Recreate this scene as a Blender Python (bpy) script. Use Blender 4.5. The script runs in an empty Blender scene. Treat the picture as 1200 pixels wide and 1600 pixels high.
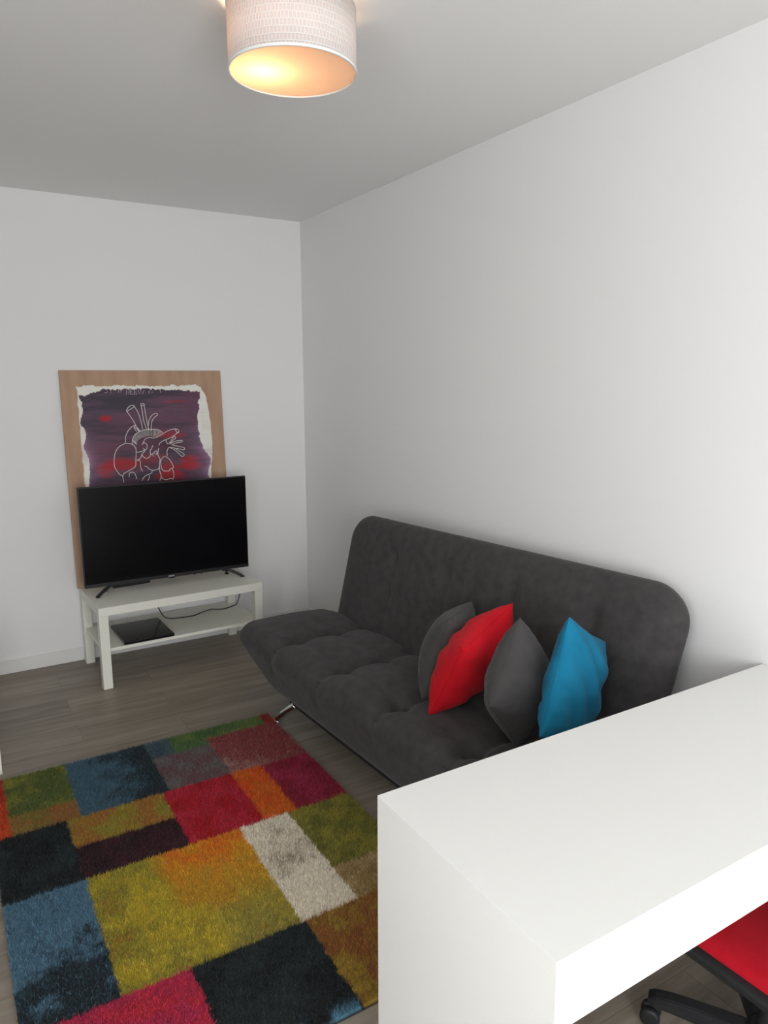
import bpy, bmesh, math, random
import numpy as np
from mathutils import Vector, Matrix
random.seed(7); rng = np.random.default_rng(7)
C = bpy.context.scene.collection
sc = bpy.context.scene

# ---------------------------------------------------------------- camera
cam_d = bpy.data.cameras.new('camera'); cam = bpy.data.objects.new('camera', cam_d); C.objects.link(cam)
sc.camera = cam
YAW, PITCH, ROLL, FPX = 0.5460, 0.1784, -0.0031, 1139.86
fw = Vector((math.sin(YAW)*math.cos(PITCH), math.cos(YAW)*math.cos(PITCH), -math.sin(PITCH)))
rt = Vector((math.cos(YAW), -math.sin(YAW), 0)); up = rt.cross(fw)
r2 = math.cos(ROLL)*rt + math.sin(ROLL)*up; u2 = -math.sin(ROLL)*rt + math.cos(ROLL)*up
m = Matrix((r2, u2, -fw)).transposed().to_4x4(); m.translation = Vector((-2.182, -4.656, 1.704))
cam.matrix_world = m
cam_d.sensor_fit = 'VERTICAL'; cam_d.sensor_height = 32.0; cam_d.sensor_width = 24.0
cam_d.lens = FPX/1600*32.0
cam_d.clip_start = 0.05

# ---------------------------------------------------------------- world, lights, exposure
H = 2.7417
w = bpy.data.worlds.new('world'); sc.world = w; w.use_nodes = True
w.node_tree.nodes['Background'].inputs[0].default_value = (0.80, 0.88, 1.0, 1)
w.node_tree.nodes['Background'].inputs[1].default_value = 0.6
sc.view_settings.view_transform = 'Standard'; sc.view_settings.look = 'None'
sc.view_settings.gamma = 1.0; sc.view_settings.use_curve_mapping = False
sc.view_settings.exposure = 0.14
WIN = dict(x0=-3.2, x1=-1.3, z0=0.15, z1=2.45, y=-6.80)
ad = bpy.data.lights.new('window_daylight', 'AREA'); ad.shape = 'RECTANGLE'
ad.size = WIN['x1']-WIN['x0']+0.6; ad.size_y = WIN['z1']-WIN['z0']+0.5; ad.energy = 190; ad.color = (0.97, 0.99, 1.0)
ao = bpy.data.objects.new('window_daylight', ad); C.objects.link(ao)
ao.location = ((WIN['x0']+WIN['x1'])/2, WIN['y']-0.45, (WIN['z0']+WIN['z1'])/2 + 0.1)
ao.rotation_euler = (math.radians(90), 0, 0)     # aims along +y, into the room
FILL_OPENING = dict(y0=-5.60, y1=-4.40, z0=0.85, z1=2.35, x=-3.35)  # invented opening in the unseen left wall, added to brighten the right wall
bd = bpy.data.lights.new('side_fill_light', 'AREA'); bd.shape = 'RECTANGLE'; bd.size = 1.5; bd.size_y = 1.8; bd.energy = 58; bd.color = (0.98, 0.99, 1.0)
bo = bpy.data.objects.new('side_fill_light', bd); C.objects.link(bo)
bo.location = (FILL_OPENING['x']-0.45, (FILL_OPENING['y0']+FILL_OPENING['y1'])/2, 1.7); bo.rotation_euler = (math.radians(90), 0, math.radians(-90))   # added fill light, aims along +x at the right wall

# ---------------------------------------------------------------- helpers
def mk(name, verts, faces, mat=None, parent=None, smooth=False):
    me = bpy.data.meshes.new(name); me.from_pydata([tuple(v) for v in verts], [], faces); me.update()
    o = bpy.data.objects.new(name, me); C.objects.link(o)
    if mat: me.materials.append(mat)
    if smooth: me.polygons.foreach_set('use_smooth', [True]*len(me.polygons))
    if parent: o.parent = parent
    return o
def from_bm(name, bm, mat=None, parent=None, smooth=False):
    bmesh.ops.recalc_face_normals(bm, faces=bm.faces)
    me = bpy.data.meshes.new(name); bm.to_mesh(me); bm.free()
    o = bpy.data.objects.new(name, me); C.objects.link(o)
    if mat: me.materials.append(mat)
    if smooth: me.polygons.foreach_set('use_smooth', [True]*len(me.polygons))
    if parent: o.parent = parent
    return o
def bm_box(bm, x0, x1, y0, y1, z0, z1, bev=0.0, seg=2, M=None):
    vs = [bm.verts.new((x, y, z)) for x in (x0, x1) for y in (y0, y1) for z in (z0, z1)]
    F = [(0,1,3,2),(4,6,7,5),(0,4,5,1),(2,3,7,6),(0,2,6,4),(1,5,7,3)]
    fs = [bm.faces.new([vs[i] for i in f]) for f in F]
    geo = list({e for f in fs for e in f.edges})
    if bev > 0:
        r = bmesh.ops.bevel(bm, geom=geo, offset=bev, segments=seg, affect='EDGES', profile=0.5)
        vs = list({v for f in r['faces'] for v in f.verts} | {v for v in vs if v.is_valid})
    if M is not None: bmesh.ops.transform(bm, matrix=M, verts=vs)
    return vs
def box(name, x0, x1, y0, y1, z0, z1, mat, parent=None, bev=0.0, seg=2, M=None):
    bm = bmesh.new(); bm_box(bm, x0, x1, y0, y1, z0, z1, bev, seg, M); return from_bm(name, bm, mat, parent)
def bm_tube(bm, pts, rad, n=10, flat=None):
    pts = [Vector(p) for p in pts]; rads = rad if isinstance(rad, (list, tuple)) else [rad]*len(pts)
    rings = []; ref = None
    for i, p in enumerate(pts):
        t = (pts[min(i+1, len(pts)-1)] - pts[max(i-1, 0)]).normalized()
        if flat is not None: a = Vector(flat)
        elif ref is None: a = Vector((0, 0, 1)) if abs(t.z) < 0.9 else Vector((1, 0, 0))
        else: a = ref
        b = t.cross(a).normalized(); a = b.cross(t).normalized(); ref = a
        k = 0.45 if flat is not None else 1.0
        rings.append([bm.verts.new(p + rads[i]*(math.cos(q)*b + k*math.sin(q)*a)) for q in [2*math.pi*j/n for j in range(n)]])
    for A, B in zip(rings, rings[1:]):
        for j in range(n): bm.faces.new((A[j], A[(j+1) % n], B[(j+1) % n], B[j]))
    bm.faces.new(rings[0][::-1]); bm.faces.new(rings[-1])
def tube(name, pts, rad, mat, parent=None, n=10):
    bm = bmesh.new(); bm_tube(bm, pts, rad, n); return from_bm(name, bm, mat, parent, True)
def bm_lathe(bm, prof, n=32, closed=False, M=None):
    rings = []
    for r, z in prof:
        rings.append([bm.verts.new((r*math.cos(2*math.pi*j/n), r*math.sin(2*math.pi*j/n), z)) for j in range(n)])
    L = len(prof)
    for i in range(L if closed else L-1):
        A, B = rings[i], rings[(i+1) % L]
        for j in range(n): bm.faces.new((A[j], A[(j+1) % n], B[(j+1) % n], B[j]))
    if not closed:
        bm.faces.new(rings[0][::-1]); bm.faces.new(rings[-1])
    if M is not None: bmesh.ops.transform(bm, matrix=M, verts=[v for r in rings for v in r])
def lathe(name, prof, mat, parent=None, n=32, closed=False, M=None, smooth=True):
    bm = bmesh.new(); bm_lathe(bm, prof, n, closed, M); return from_bm(name, bm, mat, parent, smooth)
def smooth_path(pts, k=6):
    P = [Vector(p) for p in pts]; out = []
    for i in range(len(P)-1):
        p0, p1, p2, p3 = P[max(i-1,0)], P[i], P[i+1], P[min(i+2, len(P)-1)]
        for j in range(k):
            t = j/k
            out.append(0.5*((2*p1)+(p2-p0)*t+(2*p0-5*p1+4*p2-p3)*t*t+(3*p1-p0-3*p2+p3)*t**3))
    out.append(P[-1]); return out
def empty(name, loc=(0,0,0), rz=0.0):
    o = bpy.data.objects.new(name, None); C.objects.link(o); o.location = loc; o.rotation_euler = (0,0,rz); o.empty_display_size = 0.1
    return o
def tag(o, label, cat, group=None):
    o['label'] = label; o['category'] = cat
    if group: o['group'] = group
    return o
def struct(o): o['kind'] = 'structure'; return o

# value noise (numpy) for colours that belong to the rug and the painting
_T = rng.random((257, 257))
def vnoise(x, y):
    x = np.asarray(x, float); y = np.asarray(y, float)
    xi = np.floor(x).astype(int); yi = np.floor(y).astype(int); fx = x-xi; fy = y-yi
    fx = fx*fx*(3-2*fx); fy = fy*fy*(3-2*fy)
    g = lambda a, b: _T[a % 256, b % 256]
    return (g(xi,yi)*(1-fx)+g(xi+1,yi)*fx)*(1-fy)+(g(xi,yi+1)*(1-fx)+g(xi+1,yi+1)*fx)*fy
def fbm(x, y, o=4):
    s = 0; a = 0.5; t = 0
    for k in range(o): s = s + a*vnoise(x*2**k+13.7*k, y*2**k+7.1*k); t += a; a *= 0.5
    return s/t
def lin(c):
    c = np.asarray(c, float)/255.0
    return np.where(c <= 0.04045, c/12.92, ((c+0.055)/1.055)**2.4)
def sst(a, b, x): t = np.clip((x-a)/(b-a), 0, 1); return t*t*(3-2*t)

# ---------------------------------------------------------------- materials
def mat(name, col=(0.8,0.8,0.8), rough=0.5, metal=0.0, spec=0.5, sheen=0.0, coat=0.0):
    m = bpy.data.materials.new(name); m.use_nodes = True
    b = m.node_tree.nodes['Principled BSDF']
    b.inputs['Base Color'].default_value = (*col, 1); b.inputs['Roughness'].default_value = rough
    b.inputs['Metallic'].default_value = metal; b.inputs['Specular IOR Level'].default_value = spec
    b.inputs['Sheen Weight'].default_value = sheen; b.inputs['Coat Weight'].default_value = coat
    return m
def N(m, typ, **kw):
    n = m.node_tree.nodes.new(typ)
    for k, v in kw.items(): setattr(n, k, v)
    return n
def LK(m, a, b): m.node_tree.links.new(a, b)
def bsdf(m): return m.node_tree.nodes['Principled BSDF']
def add_bump(m, scale, strength, dist=0.002, detail=4, vec=None):
    tc = N(m, 'ShaderNodeTexCoord'); nz = N(m, 'ShaderNodeTexNoise'); bp = N(m, 'ShaderNodeBump')
    nz.inputs['Scale'].default_value = scale; nz.inputs['Detail'].default_value = detail
    LK(m, tc.outputs['Object'], nz.inputs['Vector']); LK(m, nz.outputs['Fac'], bp.inputs['Height'])
    bp.inputs['Strength'].default_value = strength; bp.inputs['Distance'].default_value = dist
    LK(m, bp.outputs['Normal'], bsdf(m).inputs['Normal']); return nz
def col_noise(m, scale, c1, c2, detail=4, stretch=(1,1,1), lo=0.35, hi=0.65):
    tc = N(m, 'ShaderNodeTexCoord'); mp = N(m, 'ShaderNodeMapping'); nz = N(m, 'ShaderNodeTexNoise'); cr = N(m, 'ShaderNodeValToRGB')
    mp.inputs['Scale'].default_value = stretch
    nz.inputs['Scale'].default_value = scale; nz.inputs['Detail'].default_value = detail
    LK(m, tc.outputs['Object'], mp.inputs['Vector']); LK(m, mp.outputs['Vector'], nz.inputs['Vector']); LK(m, nz.outputs['Fac'], cr.inputs['Fac'])
    cr.color_ramp.elements[0].position = lo; cr.color_ramp.elements[1].position = hi
    cr.color_ramp.elements[0].color = (*c1, 1); cr.color_ramp.elements[1].color = (*c2, 1)
    LK(m, cr.outputs['Color'], bsdf(m).inputs['Base Color'])

M_wall = mat('wall_paint', (0.87, 0.865, 0.86), 0.85, spec=0.2); add_bump(M_wall, 60, 0.25, 0.001)
M_ceil = mat('ceiling_paint', (0.90, 0.895, 0.885), 0.9, spec=0.15); add_bump(M_ceil, 80, 0.15, 0.001)
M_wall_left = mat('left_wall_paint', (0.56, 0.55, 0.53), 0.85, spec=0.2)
M_trim = mat('skirting_paint', (0.80, 0.79, 0.77), 0.5, spec=0.3)
M_white = mat('white_foil', (0.83, 0.83, 0.805), 0.42, spec=0.28); add_bump(M_white, 300, 0.03, 0.0005)
M_white2 = mat('white_table_foil', (0.83, 0.82, 0.74), 0.45, spec=0.35)
M_black = mat('black_plastic', (0.012, 0.012, 0.013), 0.45, spec=0.4)
M_black2 = mat('chair_black_plastic', (0.018, 0.018, 0.02), 0.5, spec=0.35); add_bump(M_black2, 500, 0.1, 0.0005)
M_screen = mat('screen_glass', (0.003, 0.003, 0.004), 0.22, spec=0.25)
M_gloss = mat('glossy_black', (0.006, 0.006, 0.007), 0.16, spec=0.5)
M_logo = mat('silver_print', (0.35, 0.35, 0.35), 0.4)
M_chrome = mat('chrome', (0.75, 0.75, 0.76), 0.12, metal=1.0)
M_steel = mat('grey_steel', (0.25, 0.25, 0.26), 0.35, metal=0.9)
M_pvc = mat('window_frame_white', (0.8, 0.8, 0.8), 0.4)

# grey microfibre of the sofa
def fabric(name, c1, c2, sheen=0.25, sc_=9.0, weave=900):
    m = mat(name, c1, 0.9, spec=0.12, sheen=sheen); bsdf(m).inputs['Sheen Roughness'].default_value = 0.45
    col_noise(m, sc_, c1, c2, 7, lo=0.22, hi=0.78); add_bump(m, weave, 0.35, 0.0012, 2); return m
M_sofa = fabric('sofa_microfibre', (0.044, 0.041, 0.042), (0.076, 0.070, 0.070), 0.12, 22)
M_cg = fabric('grey_cushion_velour', (0.060, 0.057, 0.057), (0.082, 0.077, 0.077), 0.12, 12)
M_cr = fabric('red_cushion_velour', (0.58, 0.006, 0.015), (0.66, 0.010, 0.022), 0.05, 12)
M_cb = fabric('blue_cushion_velour', (0.008, 0.145, 0.265), (0.012, 0.19, 0.33), 0.05, 12)
M_seat = fabric('red_chair_fabric', (0.42, 0.006, 0.016), (0.50, 0.010, 0.022), 0.05, 20, 500)

# laminate floor: planks run along x
M_floor = mat('laminate_floor', (0.2,0.18,0.16), 0.42, spec=0.35)
def build_floor(m):
    tc = N(m, 'ShaderNodeTexCoord'); br = N(m, 'ShaderNodeTexBrick')
    br.offset = 0.37; br.inputs['Scale'].default_value = 1.0
    br.inputs['Brick Width'].default_value = 1.26; br.inputs['Row Height'].default_value = 0.185
    br.inputs['Mortar Size'].default_value = 0.0012; br.inputs['Mortar Smooth'].default_value = 0.3; br.inputs['Bias'].default_value = 0.0
    br.inputs['Color1'].default_value = (0,0,0,1); br.inputs['Color2'].default_value = (1,1,1,1); br.inputs['Mortar'].default_value = (0.5,0.5,0.5,1)
    LK(m, tc.outputs['Object'], br.inputs['Vector'])
    sep = N(m, 'ShaderNodeSeparateColor'); LK(m, br.outputs['Color'], sep.inputs['Color'])
    off = N(m, 'ShaderNodeVectorMath', operation='MULTIPLY_ADD'); LK(m, br.outputs['Color'], off.inputs[0])
    off.inputs[1].default_value = (5.0, 7.0, 3.0); LK(m, tc.outputs['Object'], off.inputs[2])
    mp = N(m, 'ShaderNodeMapping'); mp.inputs['Scale'].default_value = (1.1, 14.0, 1.0); LK(m, off.outputs[0], mp.inputs['Vector'])
    nz = N(m, 'ShaderNodeTexNoise'); nz.inputs['Scale'].default_value = 1.6; nz.inputs['Detail'].default_value = 7; nz.inputs['Roughness'].default_value = 0.6; nz.inputs['Distortion'].default_value = 0.6
    LK(m, mp.outputs['Vector'], nz.inputs['Vector'])
    mp2 = N(m, 'ShaderNodeMapping'); mp2.inputs['Scale'].default_value = (3.0, 90.0, 1.0); LK(m, off.outputs[0], mp2.inputs['Vector'])
    n2 = N(m, 'ShaderNodeTexNoise'); n2.inputs['Scale'].default_value = 1.5; n2.inputs['Detail'].default_value = 3; LK(m, mp2.outputs['Vector'], n2.inputs['Vector'])
    cr = N(m, 'ShaderNodeValToRGB'); e = cr.color_ramp.elements
    e[0].position = 0.28; e[0].color = (0.180, 0.150, 0.117, 1); e[1].position = 0.72; e[1].color = (0.325, 0.280, 0.228, 1)
    LK(m, nz.outputs['Fac'], cr.inputs['Fac'])
    mx = N(m, 'ShaderNodeMix', data_type='RGBA', blend_type='MULTIPLY'); mx.inputs['Factor'].default_value = 1.0
    c2 = N(m, 'ShaderNodeValToRGB'); c2.color_ramp.elements[0].color = (0.93,0.93,0.93,1); c2.color_ramp.elements[1].color = (1.05,1.05,1.05,1)
    LK(m, n2.outputs['Fac'], c2.inputs['Fac']); LK(m, cr.outputs['Color'], mx.inputs['A']); LK(m, c2.outputs['Color'], mx.inputs['B'])
    pl = N(m, 'ShaderNodeMapRange'); pl.inputs['To Min'].default_value = 0.88; pl.inputs['To Max'].default_value = 1.12; LK(m, sep.outputs['Red'], pl.inputs['Value'])
    mx2 = N(m, 'ShaderNodeVectorMath', operation='SCALE'); LK(m, mx.outputs['Result'], mx2.inputs[0]); LK(m, pl.outputs['Result'], mx2.inputs['Scale'])
    gap = N(m, 'ShaderNodeMix', data_type='RGBA'); gap.inputs['B'].default_value = (0.07,0.06,0.05,1)
    g2 = N(m, 'ShaderNodeMath', operation='MULTIPLY'); g2.inputs[1].default_value = 0.55; LK(m, br.outputs['Fac'], g2.inputs[0])
    LK(m, g2.outputs[0], gap.inputs['Factor']); LK(m, mx2.outputs[0], gap.inputs['A']); LK(m, gap.outputs['Result'], bsdf(m).inputs['Base Color'])
    bp = N(m, 'ShaderNodeBump'); bp.inputs['Strength'].default_value = 0.15; bp.inputs['Distance'].default_value = 0.001
    LK(m, n2.outputs['Fac'], bp.inputs['Height']); LK(m, bp.outputs['Normal'], bsdf(m).inputs['Normal'])
build_floor(M_floor)

def attr_mat(name, rough, spec, sheen=0.0, bumps=None):
    m = mat(name, (0.5,0.5,0.5), rough, spec=spec, sheen=sheen)
    a = N(m, 'ShaderNodeAttribute'); a.attribute_name = 'col'; LK(m, a.outputs['Color'], bsdf(m).inputs['Base Color'])
    if bumps: add_bump(m, *bumps)
    return m
def set_cols(me, cols):
    a = me.color_attributes.new('col', 'FLOAT_COLOR', 'POINT')
    c4 = np.ones((len(cols), 4)); c4[:, :3] = cols; a.data.foreach_set('color', c4.ravel().astype(np.float32))

# ---------------------------------------------------------------- room shell
XL, YN = -3.35, -6.80
struct(box('floor', XL, 0.0, YN, 0.0, -0.1, 0.0, M_floor))
struct(box('ceiling', XL, 0.0, YN, 0.0, H, H+0.1, M_ceil))
struct(box('wall_back', XL-0.1, 0.1, 0.0, 0.1, -0.1, H+0.1, M_wall))
struct(box('wall_right', 0.0, 0.1, YN, 0.0, -0.1, H+0.1, M_wall))
bm = bmesh.new()
for a in ((YN, FILL_OPENING['y0'], -0.1, H+0.1), (FILL_OPENING['y1'], 0.0, -0.1, H+0.1), (FILL_OPENING['y0'], FILL_OPENING['y1'], -0.1, FILL_OPENING['z0']), (FILL_OPENING['y0'], FILL_OPENING['y1'], FILL_OPENING['z1'], H+0.1)):  # left wall pieces around the added fill-light opening
    bm_box(bm, XL-0.2, XL, a[0], a[1], a[2], a[3])
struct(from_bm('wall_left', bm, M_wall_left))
bm = bmesh.new(); y0, y1, z0, z1 = FILL_OPENING['y0'], FILL_OPENING['y1'], FILL_OPENING['z0'], FILL_OPENING['z1']
for a in ((y0, y0+.06, z0, z1), (y1-.06, y1, z0, z1), (y0+.06, y1-.06, z0, z0+.06), (y0+.06, y1-.06, z1-.06, z1)):
    bm_box(bm, XL-0.14, XL-0.07, a[0], a[1], a[2], a[3], 0.006)
struct(from_bm('fill_opening_frame', bm, M_pvc))  # made-up frame for the added side opening
bm = bmesh.new()
for a in ((XL-0.1, WIN['x0'], -0.1, H+0.1), (WIN['x1'], 0.1, -0.1, H+0.1), (WIN['x0'], WIN['x1'], -0.1, WIN['z0']), (WIN['x0'], WIN['x1'], WIN['z1'], H+0.1)):
    bm_box(bm, a[0], a[1], YN-0.2, YN, a[2], a[3])
struct(from_bm('wall_near', bm, M_wall))
bm = bmesh.new(); x0, x1, z0, z1 = WIN['x0'], WIN['x1'], WIN['z0'], WIN['z1']
for a in ((x0, x0+.06, z0, z1), (x1-.06, x1, z0, z1), (x0+.06, x1-.06, z0, z0+.06), (x0+.06, x1-.06, z1-.06, z1), ((x0+x1)/2-.04, (x0+x1)/2+.04, z0+.06, z1-.06)):
    bm_box(bm, a[0], a[1], YN-0.14, YN-0.07, a[2], a[3], 0.006)
struct(from_bm('window_1', bm, M_pvc))
def skirting(name, x0, x1, y0, y1):
    struct(box(name, x0, x1, y0, y1, 0.0005, 0.082, M_trim, bev=0.003))
skirting('baseboard_back', XL+0.013, -0.0005, -0.012, -0.0005)
skirting('baseboard_right', -0.012, -0.0005, YN+0.01, -0.0125)
skirting('baseboard_left', XL+0.0005, XL+0.012, YN+0.01, -0.0005)

# strokes of the heart drawing and lettering, in metres on the board
HEART = [[(0.361,1.055),(0.378,1.027),(0.397,0.994),(0.415,0.955),(0.429,0.927)],[(0.409,1.081),(0.428,1.045),(0.44,1.001),(0.446,0.968),(0.449,0.94)],[(0.361,1.055),(0.371,1.071),(0.39,1.085),(0.409,1.084),(0.403,1.073),(0.38,1.06),(0.364,1.052)],[(0.452,1.086),(0.455,1.045),(0.459,0.995),(0.467,0.961),(0.473,0.936)],[(0.469,1.086),(0.473,1.039),(0.478,0.994),(0.483,0.955),(0.487,0.933)],[(0.447,1.089),(0.453,1.095),(0.467,1.094),(0.47,1.086),(0.458,1.083),(0.447,1.088)],[(0.481,0.933),(0.487,0.972),(0.495,0.999),(0.513,1.024),(0.536,1.034),(0.544,1.032),(0.547,1.023)],[(0.5,0.93),(0.503,0.96),(0.51,0.988),(0.526,1.01),(0.546,1.023)],[(0.397,0.964),(0.401,0.947),(0.413,0.928)],[(0.397,0.964),(0.41,0.961),(0.425,0.941),(0.434,0.927)],[(0.402,0.955),(0.417,0.941),(0.426,0.927)],[(0.342,0.859),(0.345,0.895),(0.353,0.916),(0.368,0.94),(0.391,0.961)],[(0.381,0.86),(0.385,0.882),(0.4,0.906),(0.423,0.924),(0.451,0.934),(0.479,0.936),(0.512,0.937),(0.539,0.934),(0.561,0.922),(0.571,0.91)],[(0.445,0.851),(0.452,0.868),(0.463,0.881),(0.486,0.887),(0.513,0.883),(0.541,0.892),(0.571,0.907),(0.6,0.923),(0.629,0.932),(0.652,0.935)],[(0.54,0.836),(0.55,0.852),(0.573,0.865),(0.602,0.875),(0.631,0.888),(0.67,0.915)],[(0.652,0.935),(0.665,0.929),(0.672,0.915),(0.661,0.909),(0.652,0.924),(0.652,0.935)],[(0.342,0.859),(0.31,0.844),(0.287,0.821),(0.273,0.789),(0.267,0.751),(0.268,0.718),(0.282,0.689),(0.296,0.669),(0.314,0.664),(0.318,0.676),(0.345,0.688),(0.373,0.703),(0.391,0.718),(0.395,0.754),(0.399,0.787),(0.4,0.826),(0.385,0.846),(0.369,0.855),(0.342,0.859)],[(0.309,0.663),(0.312,0.643),(0.314,0.621)],[(0.381,0.86),(0.386,0.844)],[(0.439,0.846),(0.445,0.854),(0.459,0.855),(0.469,0.842),(0.467,0.823),(0.455,0.812),(0.445,0.824)],[(0.4,0.801),(0.425,0.802),(0.447,0.81),(0.455,0.812)],[(0.455,0.809),(0.434,0.785),(0.424,0.764),(0.402,0.751)],[(0.434,0.788),(0.441,0.771),(0.459,0.76),(0.476,0.766),(0.486,0.782),(0.485,0.805),(0.494,0.818),(0.504,0.837)],[(0.401,0.748),(0.41,0.752),(0.422,0.741),(0.42,0.714),(0.429,0.68)],[(0.489,0.785),(0.507,0.77)],[(0.494,0.782),(0.506,0.793),(0.523,0.803),(0.525,0.783),(0.511,0.787)],[(0.539,0.819),(0.533,0.797),(0.532,0.774),(0.542,0.751),(0.536,0.712),(0.526,0.69),(0.492,0.684),(0.471,0.694),(0.458,0.708),(0.442,0.713)],[(0.547,0.745),(0.571,0.766),(0.598,0.748),(0.615,0.718),(0.621,0.692),(0.599,0.685),(0.592,0.673),(0.558,0.677),(0.546,0.7),(0.545,0.723),(0.547,0.745)],[(0.542,0.751),(0.535,0.701),(0.536,0.672),(0.542,0.644),(0.531,0.616)],[(0.541,0.638),(0.565,0.619),(0.6,0.625),(0.614,0.62),(0.622,0.65),(0.613,0.69)],[(0.489,0.681),(0.482,0.665),(0.457,0.658),(0.434,0.643),(0.424,0.624)],[(0.468,0.654),(0.47,0.643),(0.457,0.621)],[(0.348,0.652),(0.352,0.674),(0.369,0.681),(0.384,0.669),(0.393,0.637)],[(0.587,0.867),(0.594,0.844),(0.608,0.849),(0.624,0.871),(0.64,0.888),(0.648,0.876),(0.629,0.863),(0.61,0.841)],[(0.61,0.841),(0.64,0.856),(0.686,0.86),(0.684,0.85),(0.651,0.847),(0.621,0.835)],[(0.621,0.835),(0.66,0.824),(0.697,0.814),(0.696,0.8),(0.671,0.807),(0.637,0.814)],[(0.603,0.821),(0.636,0.803),(0.668,0.772),(0.681,0.759),(0.696,0.771),(0.664,0.796),(0.631,0.817),(0.601,0.821)],[(0.588,0.768),(0.589,0.799),(0.601,0.821)],[(0.389,0.86),(0.409,0.848)],[(0.387,0.867),(0.409,0.851)],[(0.386,0.874),(0.408,0.855)],[(0.385,0.881),(0.407,0.858)],[(0.389,0.889),(0.411,0.863)],[(0.394,0.896),(0.415,0.868)],[(0.399,0.904),(0.418,0.873)],[(0.406,0.91),(0.424,0.877)],[(0.413,0.916),(0.429,0.881)],[(0.421,0.922),(0.434,0.884)],[(0.429,0.926),(0.441,0.887)],[(0.438,0.93),(0.448,0.889)],[(0.447,0.933),(0.455,0.891)],[(0.456,0.935),(0.462,0.893)],[(0.464,0.935),(0.47,0.895)],[(0.473,0.936),(0.477,0.896)],[(0.483,0.936),(0.484,0.896)],[(0.493,0.936),(0.493,0.894)],[(0.504,0.936),(0.502,0.892)],[(0.514,0.936),(0.51,0.891)],[(0.523,0.935),(0.517,0.891)],[(0.531,0.935),(0.524,0.892)],[(0.54,0.933),(0.531,0.893)],[(0.547,0.93),(0.539,0.897)],[(0.554,0.926),(0.546,0.901)],[(0.561,0.922),(0.554,0.905)]]
SCRATCH = [[(0.367,1.155),(0.372,1.185),(0.383,1.158),(0.387,1.187)],[(0.411,1.185),(0.392,1.184),(0.391,1.156),(0.411,1.158)],[(0.393,1.172),(0.406,1.171)],[(0.434,1.185),(0.417,1.184),(0.415,1.155),(0.433,1.156)],[(0.416,1.17),(0.431,1.17)],[(0.439,1.183),(0.447,1.158),(0.456,1.181),(0.464,1.157),(0.476,1.182)],[(0.51,1.18),(0.503,1.169),(0.506,1.159)],[(0.517,1.168),(0.528,1.169)],[(0.325,1.186),(0.324,1.167)],[(0.338,1.187),(0.339,1.168)],[(0.279,1.182),(0.279,1.163)],[(0.243,1.167),(0.258,1.169),(0.26,1.175)],[(0.572,1.18),(0.575,1.164)]]

# ---------------------------------------------------------------- shaggy rug
RX0, RX1, RY0, RY1 = -2.150, -0.872, -3.145, -1.335
# x0,x1,y0(near),y1(far), colour, second colour, noise lo/hi
RUG = [
 (-2.16,-2.092,-1.80,-1.30,(130,30,24),(165,62,26),'yg'),
 (-2.092,-1.846,-1.675,-1.30,(114,112,44),(64,76,36),'n'),
 (-2.092,-1.846,-1.80,-1.66,(126,80,44),(108,96,42),'n'),
 (-1.846,-1.497,-1.80,-1.30,(58,84,98),(22,28,30),'xg'),
 (-1.497,-1.388,-1.50,-1.30,(62,78,84),(44,58,66),'n'),
 (-1.388,-0.925,-1.44,-1.30,(56,82,46),(86,100,52),'n'),
 (-0.925,-0.86,-1.44,-1.30,(128,44,26),(110,36,24),'n'),
 (-1.388,-1.225,-1.50,-1.44,(60,88,50),(84,92,62),'n'),
 (-1.497,-1.228,-1.80,-1.50,(90,64,68),(88,86,84),'n'),
 (-1.228,-0.86,-1.81,-1.44,(112,44,44),(142,116,108),'dg'),
 (-1.098,-0.86,-2.20,-1.81,(112,22,38),(130,30,58),'n'),
 (-1.235,-1.098,-2.20,-1.80,(166,84,18),(170,68,18),'n'),
 (-1.53,-1.235,-2.20,-1.80,(138,12,22),(150,30,48),'n'),
 (-1.90,-1.53,-2.00,-1.80,(122,114,40),(132,88,38),'n'),
 (-1.90,-1.53,-2.20,-2.00,(54,22,28),(34,16,22),'n'),
 (-2.16,-1.90,-2.20,-1.80,(15,19,20),(28,36,38),'n'),
 (-1.895,-1.345,-2.77,-2.20,(146,134,34),(112,108,34),'K'),
 (-1.345,-1.142,-2.77,-2.20,(190,180,164),(150,140,120),'L'),
 (-1.142,-0.86,-2.59,-2.20,(120,112,42),(88,86,34),'n'),
 (-1.142,-0.86,-2.79,-2.59,(148,126,92),(118,98,56),'n'),
 (-1.345,-0.86,-3.20,-2.77,(122,98,34),(112,66,30),'n'),
 (-2.16,-1.895,-2.79,-2.20,(70,100,118),(22,30,34),'P'),
 (-2.16,-1.70,-3.20,-2.77,(156,34,50),(142,32,64),'n'),
 (-1.70,-1.335,-3.20,-2.77,(11,15,16),(26,33,35),'n'),
]
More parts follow.
